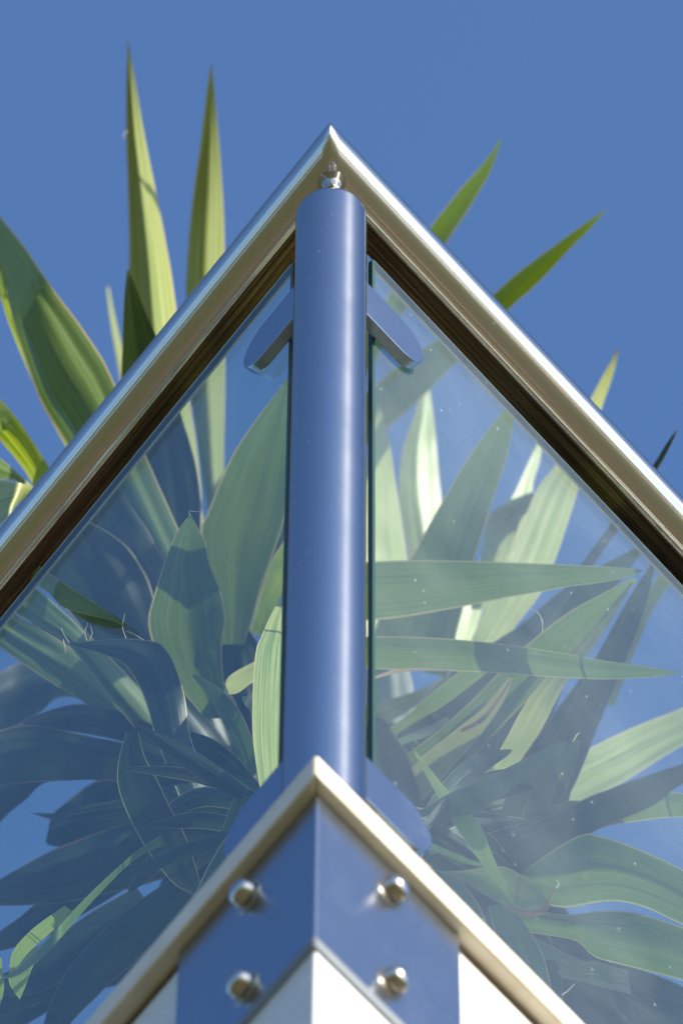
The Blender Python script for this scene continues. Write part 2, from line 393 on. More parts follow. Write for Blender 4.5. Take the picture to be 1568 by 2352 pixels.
# ------------------------------------------------------------------ glass panels
GT = 0.003
for (u, n, s), lab, ztop in ((SIDES[0], 'clear glass panel left of the post, darker leaves behind it', -0.0022), (SIDES[1], 'dusty sunlit glass panel right of the post, pale leaves behind it', -0.0012)):
    root = tag(empty('glass_panel', frame_pt(u, n, 0.0445, 0, -0.855)), lab, 'glass panel', 'glass panels of the railing')
    a0, a1, z0, z1, c = 0.0410, 1.35, -0.8640, ztop, 0.0012
    q = Matrix((u, -n if s > 0 else n, Z)).transposed().to_4x4()
    # outline of the section with chamfered arrises; built as one closed pane
    bm = bmesh.new()
    def V(a, o, z): return bm.verts.new(frame_pt(u, n, a, o, z))
    of = [V(a0 + c, GT, z0), V(a1, GT, z0), V(a1, GT, z1 - c), V(a0 + c, GT, z1 - c)]
    og = [V(a0, GT - c, z0), V(a1, GT - c, z0), V(a1, GT - c, z1), V(a0, GT - c, z1)]
    ig = [V(a0, -GT + c, z0), V(a1, -GT + c, z0), V(a1, -GT + c, z1), V(a0, -GT + c, z1)]
    if_ = [V(a0 + c, -GT, z0), V(a1, -GT, z0), V(a1, -GT, z1 - c), V(a0 + c, -GT, z1 - c)]
    bm.faces.new(of); bm.faces.new(if_[::-1])
    for A_, B_, mi in ((of, og, 2), (og, ig, 1), (ig, if_, 2)):
        for i in range(4):
            f = bm.faces.new((A_[i], A_[(i + 1) % 4], B_[(i + 1) % 4], B_[i])); f.material_index = 3 if (mi == 2 and i == 2) else mi
    mesh_obj('pane', bm, [GLASS, GLASS_EDGE, GLASS_CHAMFER, GLASS_TOP], root)


# ------------------------------------------------------------------ yucca
def leaf_material(name, base, streak, margin, trans, tw=0.3, rough=0.42, dry=0.0):
    m, nt, b = mat(name); out = nt.nodes['Material Output']
    uv = N(nt, 'UVMap'); sep = N(nt, 'SeparateXYZ'); L(nt, uv.outputs[0], sep.inputs[0])
    oi = N(nt, 'ObjectInfo')
    mp = N(nt, 'Mapping'); mp.inputs['Scale'].default_value = (26, 1.6, 1); L(nt, uv.outputs[0], mp.inputs[0]); 
    add = N(nt, 'VectorMath', operation='ADD'); L(nt, mp.outputs[0], add.inputs[0])
    cmb = N(nt, 'CombineXYZ'); mulr = N(nt, 'Math', operation='MULTIPLY'); L(nt, oi.outputs['Random'], mulr.inputs[0]); mulr.inputs[1].default_value = 40
    L(nt, mulr.outputs[0], cmb.inputs[0]); L(nt, mulr.outputs[0], cmb.inputs[1]); L(nt, cmb.outputs[0], add.inputs[1])
    st = N(nt, 'TexNoise', Scale=1.0, Detail=5.0, Roughness=0.6); L(nt, add.outputs[0], st.inputs['Vector'])
    mp2 = N(nt, 'Mapping'); mp2.inputs['Scale'].default_value = (120, 2.0, 1); L(nt, uv.outputs[0], mp2.inputs[0])
    fi = N(nt, 'TexNoise', Scale=1.0, Detail=2.0); L(nt, mp2.outputs[0], fi.inputs['Vector'])
    sm = N(nt, 'Math', operation='MULTIPLY_ADD'); L(nt, fi.outputs[0], sm.inputs[0]); sm.inputs[1].default_value = 0.35; L(nt, st.outputs[0], sm.inputs[2])
    c = ramp(nt, sm.outputs[0], [(0.45, base), (0.88, streak)])  # noise streaks run from the base to a paler tone
    # dry blotches and brown tip
    tc = N(nt, 'TexCoord'); bl = N(nt, 'TexNoise', Scale=38.0, Detail=5.0, Roughness=0.6); L(nt, tc.outputs['Object'], bl.inputs['Vector'])
    lo = 0.74 - 0.3 * dry
    br_ = ramp(nt, bl.outputs[0], [(lo, (0, 0, 0)), (lo + 0.06, (1, 1, 1))])
    dm = N(nt, 'Mix'); dm.data_type = 'RGBA'; L(nt, br_.outputs[0], dm.inputs[0]); L(nt, c.outputs[0], dm.inputs[6]); dm.inputs[7].default_value = (0.26, 0.15, 0.07, 1)
    # margin
    ab = N(nt, 'Math', operation='SUBTRACT'); L(nt, sep.outputs[0], ab.inputs[0]); ab.inputs[1].default_value = 0.5
    ab2 = N(nt, 'Math', operation='ABSOLUTE'); L(nt, ab.outputs[0], ab2.inputs[0])
    wob = N(nt, 'Math', operation='MULTIPLY_ADD'); L(nt, bl.outputs[0], wob.inputs[0]); wob.inputs[1].default_value = 0.02; L(nt, ab2.outputs[0], wob.inputs[2])
    mg = ramp(nt, wob.outputs[0], [(0.474, (0, 0, 0)), (0.490, (1, 1, 1))])
    mm = N(nt, 'Mix'); mm.data_type = 'RGBA'; L(nt, mg.outputs[0], mm.inputs[0]); L(nt, dm.outputs[2], mm.inputs[6]); mm.inputs[7].default_value = (*margin, 1)
    tp = ramp(nt, sep.outputs[1], [(0.004, (1, 1, 1)), (0.03, (0, 0, 0))])
    mt = N(nt, 'Mix'); mt.data_type = 'RGBA'; L(nt, tp.outputs[0], mt.inputs[0]); L(nt, mm.outputs[2], mt.inputs[6]); mt.inputs[7].default_value = (0.30, 0.17, 0.08, 1)
    L(nt, mt.outputs[2], b.inputs['Base Color']); b.inputs['Roughness'].default_value = rough
    b.inputs['Specular IOR Level'].default_value = 0.5
    bp = N(nt, 'Bump', Strength=0.25, Distance=0.0012); L(nt, sm.outputs[0], bp.inputs['Height']); L(nt, bp.outputs[0], b.inputs['Normal'])
    tr = N(nt, 'BsdfTranslucent'); tm = N(nt, 'Mix'); tm.data_type = 'RGBA'; tm.blend_type = 'MULTIPLY'; tm.inputs[0].default_value = 0.6
    tm.inputs[6].default_value = (*trans, 1); cc = ramp(nt, sm.outputs[0], [(0.45, (0.45, 0.5, 0.35)), (0.9, (1, 1, 1))]); L(nt, cc.outputs[0], tm.inputs[7])
    tmm = N(nt, 'Mix'); tmm.data_type = 'RGBA'; L(nt, mg.outputs[0], tmm.inputs[0]); L(nt, tm.outputs[2], tmm.inputs[6]); tmm.inputs[7].default_value = (*[min(1, k * 1.5) for k in margin], 1); L(nt, tmm.outputs[2], tr.inputs[0])
    mx = N(nt, 'MixShader'); mx.inputs[0].default_value = tw; L(nt, b.outputs[0], mx.inputs[1]); L(nt, tr.outputs[0], mx.inputs[2])
    L(nt, mx.outputs[0], out.inputs[0]); return m
G = dict(
    green=leaf_material('leaf_green', (0.045, 0.095, 0.012), (0.12, 0.19, 0.03), (0.42, 0.36, 0.14), (0.26, 0.38, 0.04), 0.24),
    olive=leaf_material('leaf_olive', (0.050, 0.085, 0.008), (0.13, 0.19, 0.025), (0.42, 0.34, 0.14), (0.20, 0.32, 0.01), 0.20),
    pale=leaf_material('leaf_waxy_sunlit', (0.11, 0.18, 0.03), (0.46, 0.48, 0.17), (0.50, 0.43, 0.18), (0.26, 0.36, 0.03), 0.1, 0.38),  # waxy blade with sunlit cream put into its colour
    yellow=leaf_material('leaf_yellow_green', (0.16, 0.24, 0.03), (0.30, 0.38, 0.07), (0.46, 0.38, 0.14), (0.48, 0.60, 0.03), 0.42),  # brighter yellow-green, more translucent than the others
    dark=leaf_material('leaf_shaded', (0.010, 0.026, 0.012), (0.026, 0.050, 0.020), (0.14, 0.11, 0.06), (0.08, 0.15, 0.02), 0.12),  # deep tone stands in for the shade inside the plant
    dark_rim=leaf_material('leaf_shaded_pale_margin', (0.010, 0.026, 0.012), (0.030, 0.055, 0.022), (0.50, 0.42, 0.20), (0.08, 0.15, 0.02), 0.15),  # same shade-darkened green with a pale margin
    dry=leaf_material('leaf_withered', (0.20, 0.25, 0.09), (0.34, 0.34, 0.16), (0.45, 0.30, 0.18), (0.35, 0.36, 0.08), 0.25, 0.6, 0.45),
    husk=leaf_material('leaf_dead_husk', (0.20, 0.10, 0.06), (0.36, 0.20, 0.12), (0.45, 0.28, 0.16), (0.3, 0.15, 0.05), 0.2, 0.7, 0.9),
)
YC = 2.36
yroot = at(700, 1900, YC); 
TERR_Z = ZT + zb - 0.298 + 0.04
yucca = tag(empty('yucca_plant', (yroot.x, YC, TERR_Z)), 'large green yucca with sword-shaped leaves fanning out behind the glass railing', 'plant')

def spline(pts, n):
    P = [Vector((p[0], p[1], 0)) for p in pts]
    if len(P) == 2: P = [P[0], P[0].lerp(P[1], 0.5), P[1]]
    E = [P[0] * 2 - P[1]] + P + [P[-1] * 2 - P[-2]]
    dense = []
    for i in range(1, len(E) - 2):
        for k in range(12):
            t = k / 12; a, b, c, d = E[i - 1], E[i], E[i + 1], E[i + 2]
            dense.append(0.5 * ((2 * b) + (c - a) * t + (2 * a - 5 * b + 4 * c - d) * t * t + (3 * b - a - 3 * c + d) * t ** 3))
    dense.append(P[-1]); cum = [0]
    for a, b in zip(dense, dense[1:]): cum.append(cum[-1] + (b - a).length)
    out = []; j = 0
    for i in range(n):
        # rows crowd towards the tip
        s = cum[-1] * (i / (n - 1)) ** 1.15
        while j < len(cum) - 2 and cum[j + 1] < s: j += 1
        f = (s - cum[j]) / max(1e-9, cum[j + 1] - cum[j]); out.append(dense[j].lerp(dense[j + 1], min(1, f)))
    return out
nleaf = 0
def leaf(A, B, Yt, Yb, roll=0.0, keel=0.45, m='green', label=None, free=False, back=False, bow=0.0, rows=30, cols=16, wav=0.06, ridge=0.07):
    """A and B are the two edges from tip to base; the blade is folded along its keel and bows in depth"""
    global nleaf; nleaf += 1; rnd = nleaf * 7.31
    a, b = spline(A, rows), spline(B, rows)
    if back:
        qa, qb = (a[0] + b[0]) / 2, (a[-1] + b[-1]) / 2
        Yt = (Yb / ray(qb.x, qb.y).y + 0.03) * ray(qa.x, qa.y).y
    bm = bmesh.new(); grid = []; uvl = bm.loops.layers.uv.new('UVMap'); uvs = {}
    for i in range(rows):
        v = i / (rows - 1); hw = (a[i] - b[i]).length / 2; row = []
        Y = Yt + (Yb - Yt) * v + bow * math.sin(math.pi * v)
        mid = (a[i] + b[i]) / 2
        tm = Y / ray(mid.x, mid.y).y; hm = hw / FPX * tm
        kk = keel * min(1, 0.25 + v * 1.5)
        for j in range(cols + 1):
            s = -1 + 2 * j / cols; q = a[i].lerp(b[i], j / cols)
            wv = wav * (noise.noise((v * 3.1 + rnd, s * 0.7, rnd)) + 0.5 * noise.noise((v * 9.0, s * 1.5 + rnd, 3.3))) 
            off = hm * (roll * s + kk * math.sqrt(s * s + 0.006) + wv * 2.2 + ridge * noise.noise((s * 3.6 + rnd, v * 0.9, rnd * 0.3)) * (1 - s ** 4) * 1.6)
            if not free:
                g = glass_Y(q.x, q.y) + 0.016 + max(0, hm * (kk + abs(roll))) * 0
                d = ray(q.x, q.y); t = tm + off; t = max(t, g / d.y) 
            else: d = ray(q.x, q.y); t = tm + off
            vt = bm.verts.new(CAM + d * t); uvs[vt] = (j / cols, v); row.append(vt)
        grid.append(row)
    for r0_, r1_ in zip(grid, grid[1:]):
        for j in range(cols):
            f = bm.faces.new((r0_[j], r0_[j + 1], r1_[j + 1], r1_[j])); f.smooth = True
            for lp in f.loops: lp[uvl].uv = uvs[lp.vert]
    o = mesh_obj('leaf', bm, G[m], yucca, smooth=True)
    if label: o['label'] = label
    return o
PROF = [(0, 0.02), (0.06, 0.22), (0.18, 0.5), (0.38, 0.86), (0.6, 1.0), (0.8, 0.92), (1, 0.6)]
def blade(spine, w, Yt, Yb, roll=0.0, keel=0.45, m='dark', **kw):
    n = 14; c = spline(spine, n); A, B = [], []
    for i in range(n):
        v = i / (n - 1); t = (c[min(n - 1, i + 1)] - c[max(0, i - 1)]).normalized(); pr = 0
        for (p0, q0), (p1, q1) in zip(PROF, PROF[1:]):
            if p0 <= v <= p1: pr = q0 + (q1 - q0) * (v - p0) / (p1 - p0)
        nn = Vector((t.y, -t.x, 0)) * (w * pr / 2)
        A.append(((c[i] + nn).x, (c[i] + nn).y)); B.append(((c[i] - nn).x, (c[i] - nn).y))
    if sum(p[0] for p in A) > sum(p[0] for p in B): A, B = B, A       # A is the left edge
    return leaf(A, B, Yt, Yb, roll, keel, m, **kw)

# ---- leaves that stand above the left handrail
leaf([(293,98),(291,200),(290,300),(294,430),(297,560),(299,760),(320,1000),(370,1250)], [(295,98),(313,200),(332,310),(352,410),(370,500),(392,620),(406,720),(425,860),(455,1050),(470,1250)], 2.06, 2.40, 0.5, 1.15, 'pale', ridge=0.12)
leaf([(484,150),(476,205),(468,270),(458,350),(450,400),(438,500),(430,600),(427,690),(432,850),(452,1000),(470,1130),(490,1230)], [(487,150),(492,205),(498,270),(505,350),(509,410),(514,500),(516,600),(517,800),(516,950),(514,1060),(520,1230)], 2.08, 2.42, 0.4, 1.15, 'pale', ridge=0.12)
leaf([(292,620),(286,680),(283,740),(281,800),(279,862),(276,1000),(283,1150),(305,1260),(345,1400)], [(297,620),(316,668),(335,715),(358,768),(392,860),(415,950),(440,1030),(457,1110),(461,1200),(450,1400)], 2.03, 2.30, -0.15, 0.5, 'dark')
leaf([(246,658),(250,700),(258,760),(268,820),(285,920),(310,1050)], [(250,658),(258,700),(270,755),(282,810),(298,900),(330,1040)], 2.5, 2.5, 0.3, 0.3, 'pale')
leaf([(-70,500),(0,622),(28,730),(60,830),(90,915),(120,970),(150,1015),(260,1230),(420,1500)], [(-60,420),(0,495),(60,570),(120,660),(180,740),(240,830),(265,885),(350,1080),(470,1350)], 2.10, 2.24, 0.0, 0.75, 'olive', ridge=0.16)
leaf([(-50,600),(0,680),(20,740),(60,840),(110,950),(160,1040),(250,1200)], [(-50,540),(0,600),(30,680),(75,790),(130,900),(200,1030),(330,1200)], 2.14, 2.34, -0.3, 0.3, 'yellow')
leaf([(-60,930),(0,1010),(40,1058),(75,1112),(130,1250),(250,1420),(330,1560)], [(-60,860),(0,915),(50,975),(115,1075),(200,1200),(300,1262),(350,1360),(400,1500)], 2.14, 2.28, -0.1, 0.4, 'yellow')
leaf([(-50,1090),(0,1100),(50,1112),(110,1190),(200,1330)], [(-50,1020),(0,1052),(70,1112),(140,1190),(240,1300)], 2.2, 2.3, 0.1, 0.4, 'green')
leaf([(-40,1235),(0,1207),(15,1192),(50,1150),(85,1150),(180,1260)], [(-40,1100),(0,1102),(30,1106),(55,1112),(85,1125),(200,1240)], 2.10, 2.22, 0.8, 0.3, 'pale')
# ---- blade that comes out through the gap under the rail
leaf([(287,1439),(252,1424),(196,1411),(145,1395),(120,1370),(84,1340),(40,1300)], [(288,1437),(240,1400),(196,1372),(145,1338),(103,1310),(70,1284),(55,1270)], glass_Y(288, 1438) - 0.006, glass_Y(60, 1290) + 0.05, 0.2, 0.5, 'olive', bow=-0.045, free=True, label='leaf tip poking out in front of the left glass')
leaf([(-60,1330),(0,1382),(60,1422),(156,1480),(250,1600),(350,1720)], [(20,1300),(70,1338),(151,1409),(201,1457),(290,1530),(400,1640)], 2.14, 2.28, 0.55, 0.4, 'green')
leaf([(-60,1450),(0,1488),(60,1530),(130,1575),(192,1614),(300,1700)], [(-60,1380),(0,1392),(60,1425),(160,1485),(240,1560),(350,1680)], 2.17, 2.28, 0.0, 0.35, 'green', back=True)
leaf([(145,1470),(175,1485),(210,1494),(250,1508),(290,1530),(330,1600),(360,1700),(420,1850)], [(142,1467),(170,1477),(210,1472),(290,1467),(350,1472),(375,1482),(400,1520),(425,1600),(440,1700),(500,1850)], 2.06, 2.16, 0.2, 0.3, 'dark_rim', back=True, wav=0.14)
leaf([(150,1195),(120,1270),(105,1330),(160,1410),(230,1490),(330,1590)], [(168,1182),(196,1194),(250,1222),(294,1256),(325,1300),(350,1356),(400,1560)], 2.10, 2.18, -0.3, 0.35, 'dark_rim', back=True)  # dark blade laid over a lit leaf in place of its shadow
blade([(230,1090),(290,1290),(410,1520)], 170, 2.14, 2.20, -0.2, 0.3, 'dark', back=True)  # added dark blade, its colour standing in for shade under the rail
# ---- the heart of the left rosette
leaf([(436,1182),(405,1225),(384,1275),(365,1330),(347,1390),(340,1426),(352,1480),(400,1560),(470,1650)], [(438,1182),(454,1212),(472,1245),(479,1288),(492,1320),(507,1356),(517,1398),(520,1431),(510,1493),(520,1650)], 1.98, 2.20, 0.15, 0.8, 'green', label='short broad leaf with a pinched tip in the middle of the left rosette', wav=0.1)
leaf([(656,874),(625,915),(595,954),(566,995),(540,1034),(512,1090),(490,1144),(472,1190),(461,1224),(480,1330),(510,1480)], [(664,870),(668,1000),(662,1150),(645,1224),(622,1290),(600,1349),(582,1415),(560,1480)], 2.0, 2.28, 0.1, 0.35, 'green')
leaf([(655,1240),(625,1285),(595,1370),(575,1450)], [(740,1230),(720,1320),(660,1400),(620,1470)], 2.25, 2.35, 0.9, 0.2, 'yellow')
leaf([(652,1350),(634,1390),(616,1426),(600,1462),(588,1493),(581,1577),(581,1697),(600,1830)], [(658,1350),(672,1430),(678,1520),(672,1600),(664,1720),(660,1830)], 2.09, 2.02, 0.8, 0.25, 'pale', wav=0.12)
leaf([(514,1595),(545,1592),(580,1568),(640,1545),(720,1520)], [(514,1588),(527,1553),(580,1522),(640,1490),(720,1440)], 2.14, 2.3, -0.9, 0.2, 'pale')
leaf([(441,1552),(465,1582),(493,1622),(540,1720),(570,1800)], [(446,1548),(480,1566),(514,1590),(560,1650),(600,1760)], 2.02, 2.2, 0.5, 0.4, 'green')
leaf([(556,1600),(560,1615),(580,1640)], [(570,1598),(590,1580),(620,1600)], 2.05, 2.2, 0.6, 0.2, 'pale')
# ---- shaded leaves drooping to the lower left
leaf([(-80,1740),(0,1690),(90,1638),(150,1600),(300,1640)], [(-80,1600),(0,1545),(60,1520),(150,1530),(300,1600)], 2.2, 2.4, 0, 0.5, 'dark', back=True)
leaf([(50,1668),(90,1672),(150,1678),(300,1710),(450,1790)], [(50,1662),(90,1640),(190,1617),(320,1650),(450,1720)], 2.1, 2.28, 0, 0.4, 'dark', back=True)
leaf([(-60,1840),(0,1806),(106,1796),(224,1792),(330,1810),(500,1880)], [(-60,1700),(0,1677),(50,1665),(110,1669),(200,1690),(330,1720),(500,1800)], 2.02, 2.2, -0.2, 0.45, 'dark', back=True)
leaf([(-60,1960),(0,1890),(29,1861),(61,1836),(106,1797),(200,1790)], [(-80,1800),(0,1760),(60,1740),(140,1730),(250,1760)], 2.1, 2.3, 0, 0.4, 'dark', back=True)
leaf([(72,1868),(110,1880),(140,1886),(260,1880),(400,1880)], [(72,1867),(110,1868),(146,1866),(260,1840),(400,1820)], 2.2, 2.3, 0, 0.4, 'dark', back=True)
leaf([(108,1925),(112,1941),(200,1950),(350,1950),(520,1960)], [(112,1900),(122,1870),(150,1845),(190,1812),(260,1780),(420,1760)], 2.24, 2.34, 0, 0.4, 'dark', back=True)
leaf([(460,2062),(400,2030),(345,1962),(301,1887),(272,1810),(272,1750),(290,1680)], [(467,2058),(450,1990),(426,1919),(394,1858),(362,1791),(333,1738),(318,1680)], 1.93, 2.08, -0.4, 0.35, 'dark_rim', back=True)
leaf([(2,2249),(45,2239),(105,2191),(155,2136),(220,2062),(310,1975),(400,1930)], [(2,2243),(35,2230),(95,2171),(170,2091),(235,2026),(320,1951),(400,1900)], 1.99, 2.15, 0.7, 0.2, 'green', wav=0.02)
leaf([(22,2224),(30,2186),(58,2150),(95,2118),(150,2080)], [(40,2222),(62,2192),(90,2165),(130,2130),(165,2092)], 2.10, 2.2, 0.7, 0.3, 'yellow')
leaf([(45,2295),(22,2258),(25,2225),(45,2190)], [(47,2295),(62,2258),(78,2215),(95,2170)], 2.12, 2.2, 0.6, 0.3, 'yellow')
leaf([(-12,2330),(-15,2270),(-8,2200)], [(-4,2325),(10,2270),(4,2200)], 2.1, 2.2, 0.6, 0.3, 'yellow')
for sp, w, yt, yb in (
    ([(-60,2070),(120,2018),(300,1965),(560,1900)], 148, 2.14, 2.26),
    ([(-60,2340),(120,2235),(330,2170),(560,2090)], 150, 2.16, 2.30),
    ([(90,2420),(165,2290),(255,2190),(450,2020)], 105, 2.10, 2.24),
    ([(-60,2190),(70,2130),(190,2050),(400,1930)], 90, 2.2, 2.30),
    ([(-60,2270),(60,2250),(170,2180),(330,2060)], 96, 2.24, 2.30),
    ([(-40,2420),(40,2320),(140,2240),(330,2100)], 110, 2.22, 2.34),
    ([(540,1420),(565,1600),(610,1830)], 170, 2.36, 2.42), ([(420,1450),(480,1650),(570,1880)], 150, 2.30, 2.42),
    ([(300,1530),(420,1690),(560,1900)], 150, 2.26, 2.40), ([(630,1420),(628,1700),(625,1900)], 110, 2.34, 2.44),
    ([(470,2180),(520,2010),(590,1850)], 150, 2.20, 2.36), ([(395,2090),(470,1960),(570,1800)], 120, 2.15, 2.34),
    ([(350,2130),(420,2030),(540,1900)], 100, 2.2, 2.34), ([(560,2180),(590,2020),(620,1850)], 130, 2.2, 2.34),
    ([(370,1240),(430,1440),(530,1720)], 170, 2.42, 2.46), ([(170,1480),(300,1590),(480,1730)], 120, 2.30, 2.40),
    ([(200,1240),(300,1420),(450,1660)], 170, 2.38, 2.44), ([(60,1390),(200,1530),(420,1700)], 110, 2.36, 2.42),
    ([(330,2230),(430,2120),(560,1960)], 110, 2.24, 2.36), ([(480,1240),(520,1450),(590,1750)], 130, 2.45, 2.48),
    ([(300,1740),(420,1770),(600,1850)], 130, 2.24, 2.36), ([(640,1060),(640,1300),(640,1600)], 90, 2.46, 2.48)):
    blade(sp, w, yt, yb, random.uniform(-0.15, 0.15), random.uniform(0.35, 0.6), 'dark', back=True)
for k in range(20):
    ang = math.radians(random.uniform(95, 215)); ln = random.uniform(190, 340); cx_, cy_ = random.uniform(540, 600), random.uniform(1800, 1920)
    tx, ty = cx_ + ln * math.cos(ang), cy_ + ln * math.sin(ang)
    if tx < 250 or ty < 1620: continue
    blade([(tx, ty), ((tx + cx_) / 2 + random.uniform(-20, 20), (ty + cy_) / 2 - random.uniform(5, 35)), (cx_, cy_)], random.uniform(28, 60), 2.1, random.uniform(2.06, 2.2), random.uniform(-0.4, 0.1), 0.4, random.choice(('dark', 'dark_rim', 'dark')), back=True)
for k in range(14):
    ang = math.radians(random.uniform(-75, 40)); ln = random.uniform(160, 300); cx_, cy_ = random.uniform(930, 1000), random.uniform(1860, 1960)
    tx, ty = cx_ + ln * math.cos(ang), cy_ + ln * math.sin(ang)
    if tx > 1290: continue
    blade([(tx, ty), ((tx + cx_) / 2, (ty + cy_) / 2 - random.uniform(5, 35)), (cx_, cy_)], random.uniform(26, 56), random.uniform(2.08, 2.2), random.uniform(2.1, 2.2), random.uniform(-0.4, 0.1), 0.4, random.choice(('dark', 'dark_rim')), back=True)
# ---- leaves that stand above the right handrail, their lower halves behind the glass
leaf([(1388,482),(1335,518),(1280,558),(1190,625),(1132,676),(1024,771),(969,800),(854,891),(740,985)], [(1389,486),(1350,530),(1310,570),(1230,655),(1168,710),(1054,826),(934,946),(854,1011),(760,1100)], 2.16, 2.40, 0.25, 0.9, 'olive')
leaf([(1149,318),(1110,375),(1060,430),(1025,475),(990,520),(930,620),(850,740),(770,860)], [(1152,320),(1125,395),(1100,440),(1070,490),(1028,553),(950,680),(900,760),(830,880)], 2.12, 2.42, 0.2, 0.9, 'olive')
leaf([(1415,803),(1400,835),(1385,860),(1356,916),(1315,1000),(1274,1071),(1234,1121),(1194,1216),(1150,1310),(1094,1441),(1060,1520)], [(1419,803),(1410,850),(1397,890),(1381,936),(1350,1040),(1329,1116),(1309,1181),(1279,1271),(1244,1356),(1190,1430),(1134,1500)], 2.30, 2.44, 0.6, 0.5, 'pale')
leaf([(1551,988),(1525,1025),(1500,1066),(1400,1205),(1344,1281),(1284,1366),(1209,1471),(1130,1590)], [(1554,990),(1535,1030),(1512,1072),(1420,1215),(1366,1292),(1304,1378),(1240,1480),(1160,1600)], 2.16, 2.30, -0.3, 0.4, 'dark')
# ---- upright leaves behind the right glass
leaf([(868,930),(850,1010),(835,1150),(830,1290),(840,1500)], [(872,930),(884,975),(893,1010),(909,1116),(934,1286),(950,1500)], 2.34, 2.48, 0.85, 0.15, 'pale')
leaf([(975,860),(960,920),(949,960),(925,1030),(916,1141),(934,1261),(945,1400)], [(982,860),(990,920),(999,991),(1008,1100),(1012,1141),(1020,1250),(1010,1400)], 2.40, 2.50, 0.35, 0.7, 'pale')
leaf([(1168,915),(1149,951),(1084,1036),(1024,1136),(985,1205),(949,1271),(924,1310),(870,1420),(840,1500)], [(1176,915),(1179,961),(1172,1010),(1159,1066),(1129,1156),(1089,1286),(1064,1391),(1044,1471),(1030,1560)], 2.14, 2.36, 0.05, 0.2, 'green')
leaf([(1241,1005),(1209,1071),(1174,1146),(1140,1200),(1100,1290),(1060,1380),(1040,1500)], [(1246,1008),(1238,1060),(1224,1106),(1219,1150),(1200,1200),(1160,1300),(1115,1380),(1075,1500)], 2.44, 2.5, 0.9, 0.2, 'pale')
leaf([(1220,1130),(1170,1150),(1125,1180),(1112,1220),(1100,1300),(1080,1400)], [(1228,1146),(1222,1165),(1195,1195),(1180,1250),(1160,1310),(1130,1400)], 2.38, 2.46, 0.9, 0.1, 'pale')
leaf([(1475,1312),(1439,1326),(1380,1338),(1309,1347),(1240,1360),(1174,1371),(1110,1384),(1044,1397),(970,1410),(899,1421),(820,1426),(740,1420)], [(1476,1309),(1440,1305),(1400,1302),(1300,1297),(1200,1293),(1100,1289),(1000,1287),(930,1287),(850,1290),(740,1300)], 2.12, 2.22, -0.55, 0.15, 'green', wav=0.03)
leaf([(1558,1546),(1520,1553),(1484,1556),(1420,1560),(1359,1560),(1234,1553),(1144,1546),(1034,1541),(940,1540),(855,1536),(740,1530)], [(1559,1543),(1480,1531),(1384,1517),(1310,1503),(1234,1491),(1160,1480),(1094,1473),(1030,1467),(959,1463),(854,1462),(740,1465)], 2.10, 2.20, -0.55, 0.35, 'green', wav=0.03)
leaf([(1460,1258),(1394,1291),(1330,1330),(1270,1370),(1194,1436),(1100,1500),(900,1680)], [(1475,1265),(1420,1340),(1360,1395),(1300,1450),(1150,1560),(950,1740)], 2.2, 2.42, 0.2, 0.4, 'dark')
leaf([(1455,1325),(1380,1365),(1300,1410),(1200,1490),(1050,1640),(900,1760)], [(1462,1332),(1420,1385),(1370,1440),(1290,1530),(1150,1670),(1000,1840)], 2.16, 2.38, 0.05, 0.3, 'green')
leaf([(1448,1338),(1390,1405),(1330,1475),(1250,1560),(1200,1625),(1160,1700),(1100,1800),(1070,1860)], [(1452,1340),(1400,1430),(1350,1502),(1295,1575),(1240,1680),(1190,1755),(1150,1860)], 2.15, 2.26, 0.9, 0.2, 'pale')
leaf([(1496,1292),(1445,1370),(1400,1450),(1340,1560),(1290,1660),(1230,1780),(1180,1880)], [(1502,1300),(1490,1360),(1474,1416),(1434,1521),(1384,1641),(1364,1691),(1330,1778),(1290,1860)], 2.16, 2.36, 0.15, 0.7, 'dark')
leaf([(1490,1310),(1430,1430),(1370,1570),(1300,1740),(1260,1850)], [(1494,1312),(1450,1440),(1395,1580),(1330,1750),(1300,1860)], 2.145, 2.335, 0.35, 0.5, 'dark')
leaf([(1565,1285),(1505,1330),(1470,1410),(1430,1520),(1390,1620)], [(1572,1285),(1535,1345),(1497,1405),(1455,1500),(1410,1620)], 2.26, 2.42, 0.9, 0.1, 'pale')
# ---- fans behind the lower right glass
leaf([(1045,1560),(950,1625),(877,1669),(800,1710)], [(1040,1540),(969,1581),(856,1618),(780,1640)], 2.44, 2.46, -0.85, 0.1, 'pale')  # pale blade standing in for the lit part of a leaf beyond
leaf([(1150,1520),(1084,1571),(1011,1625),(932,1671),(860,1730)], [(1150,1495),(1072,1532),(993,1590),(925,1650),(850,1700)], 2.26, 2.38, -0.6, 0.3, 'green')
leaf([(1030,1655),(980,1690),(926,1710),(880,1750)], [(1028,1645),(975,1672),(915,1698),(870,1730)], 2.3, 2.4, -0.8, 0.2, 'pale')
leaf([(1180,1552),(1150,1620),(1100,1690),(1040,1760),(960,1850)], [(1174,1548),(1110,1625),(1054,1670),(960,1745),(900,1800)], 2.2, 2.36, 0.0, 0.3, 'dry')
leaf([(944,1718),(975,1775),(1011,1840),(1047,1900),(1110,1990),(1160,2055),(1180,2084)][::-1], [(947,1716),(1000,1782),(1042,1832),(1075,1862),(1105,1900),(1125,1950),(1150,2010),(1182,2080)][::-1], 1.97, 2.2, 0.75, 0.2, 'yellow', wav=0.02)
leaf([(1316,1703),(1234,1768),(1190,1798),(1154,1828),(1094,1868),(1029,1900),(980,1898),(900,1930)], [(1319,1698),(1275,1708),(1234,1728),(1144,1773),(1084,1800),(1030,1822),(969,1858),(900,1870)], 2.0, 2.15, 0.0, 0.25, 'dark', wav=0.04)
leaf([(1720,1640),(1568,1712),(1484,1763),(1419,1803),(1300,1860)], [(1720,1560),(1568,1625),(1459,1668),(1364,1713),(1280,1760)], 2.50, 2.40, -0.75, 0.15, 'pale')
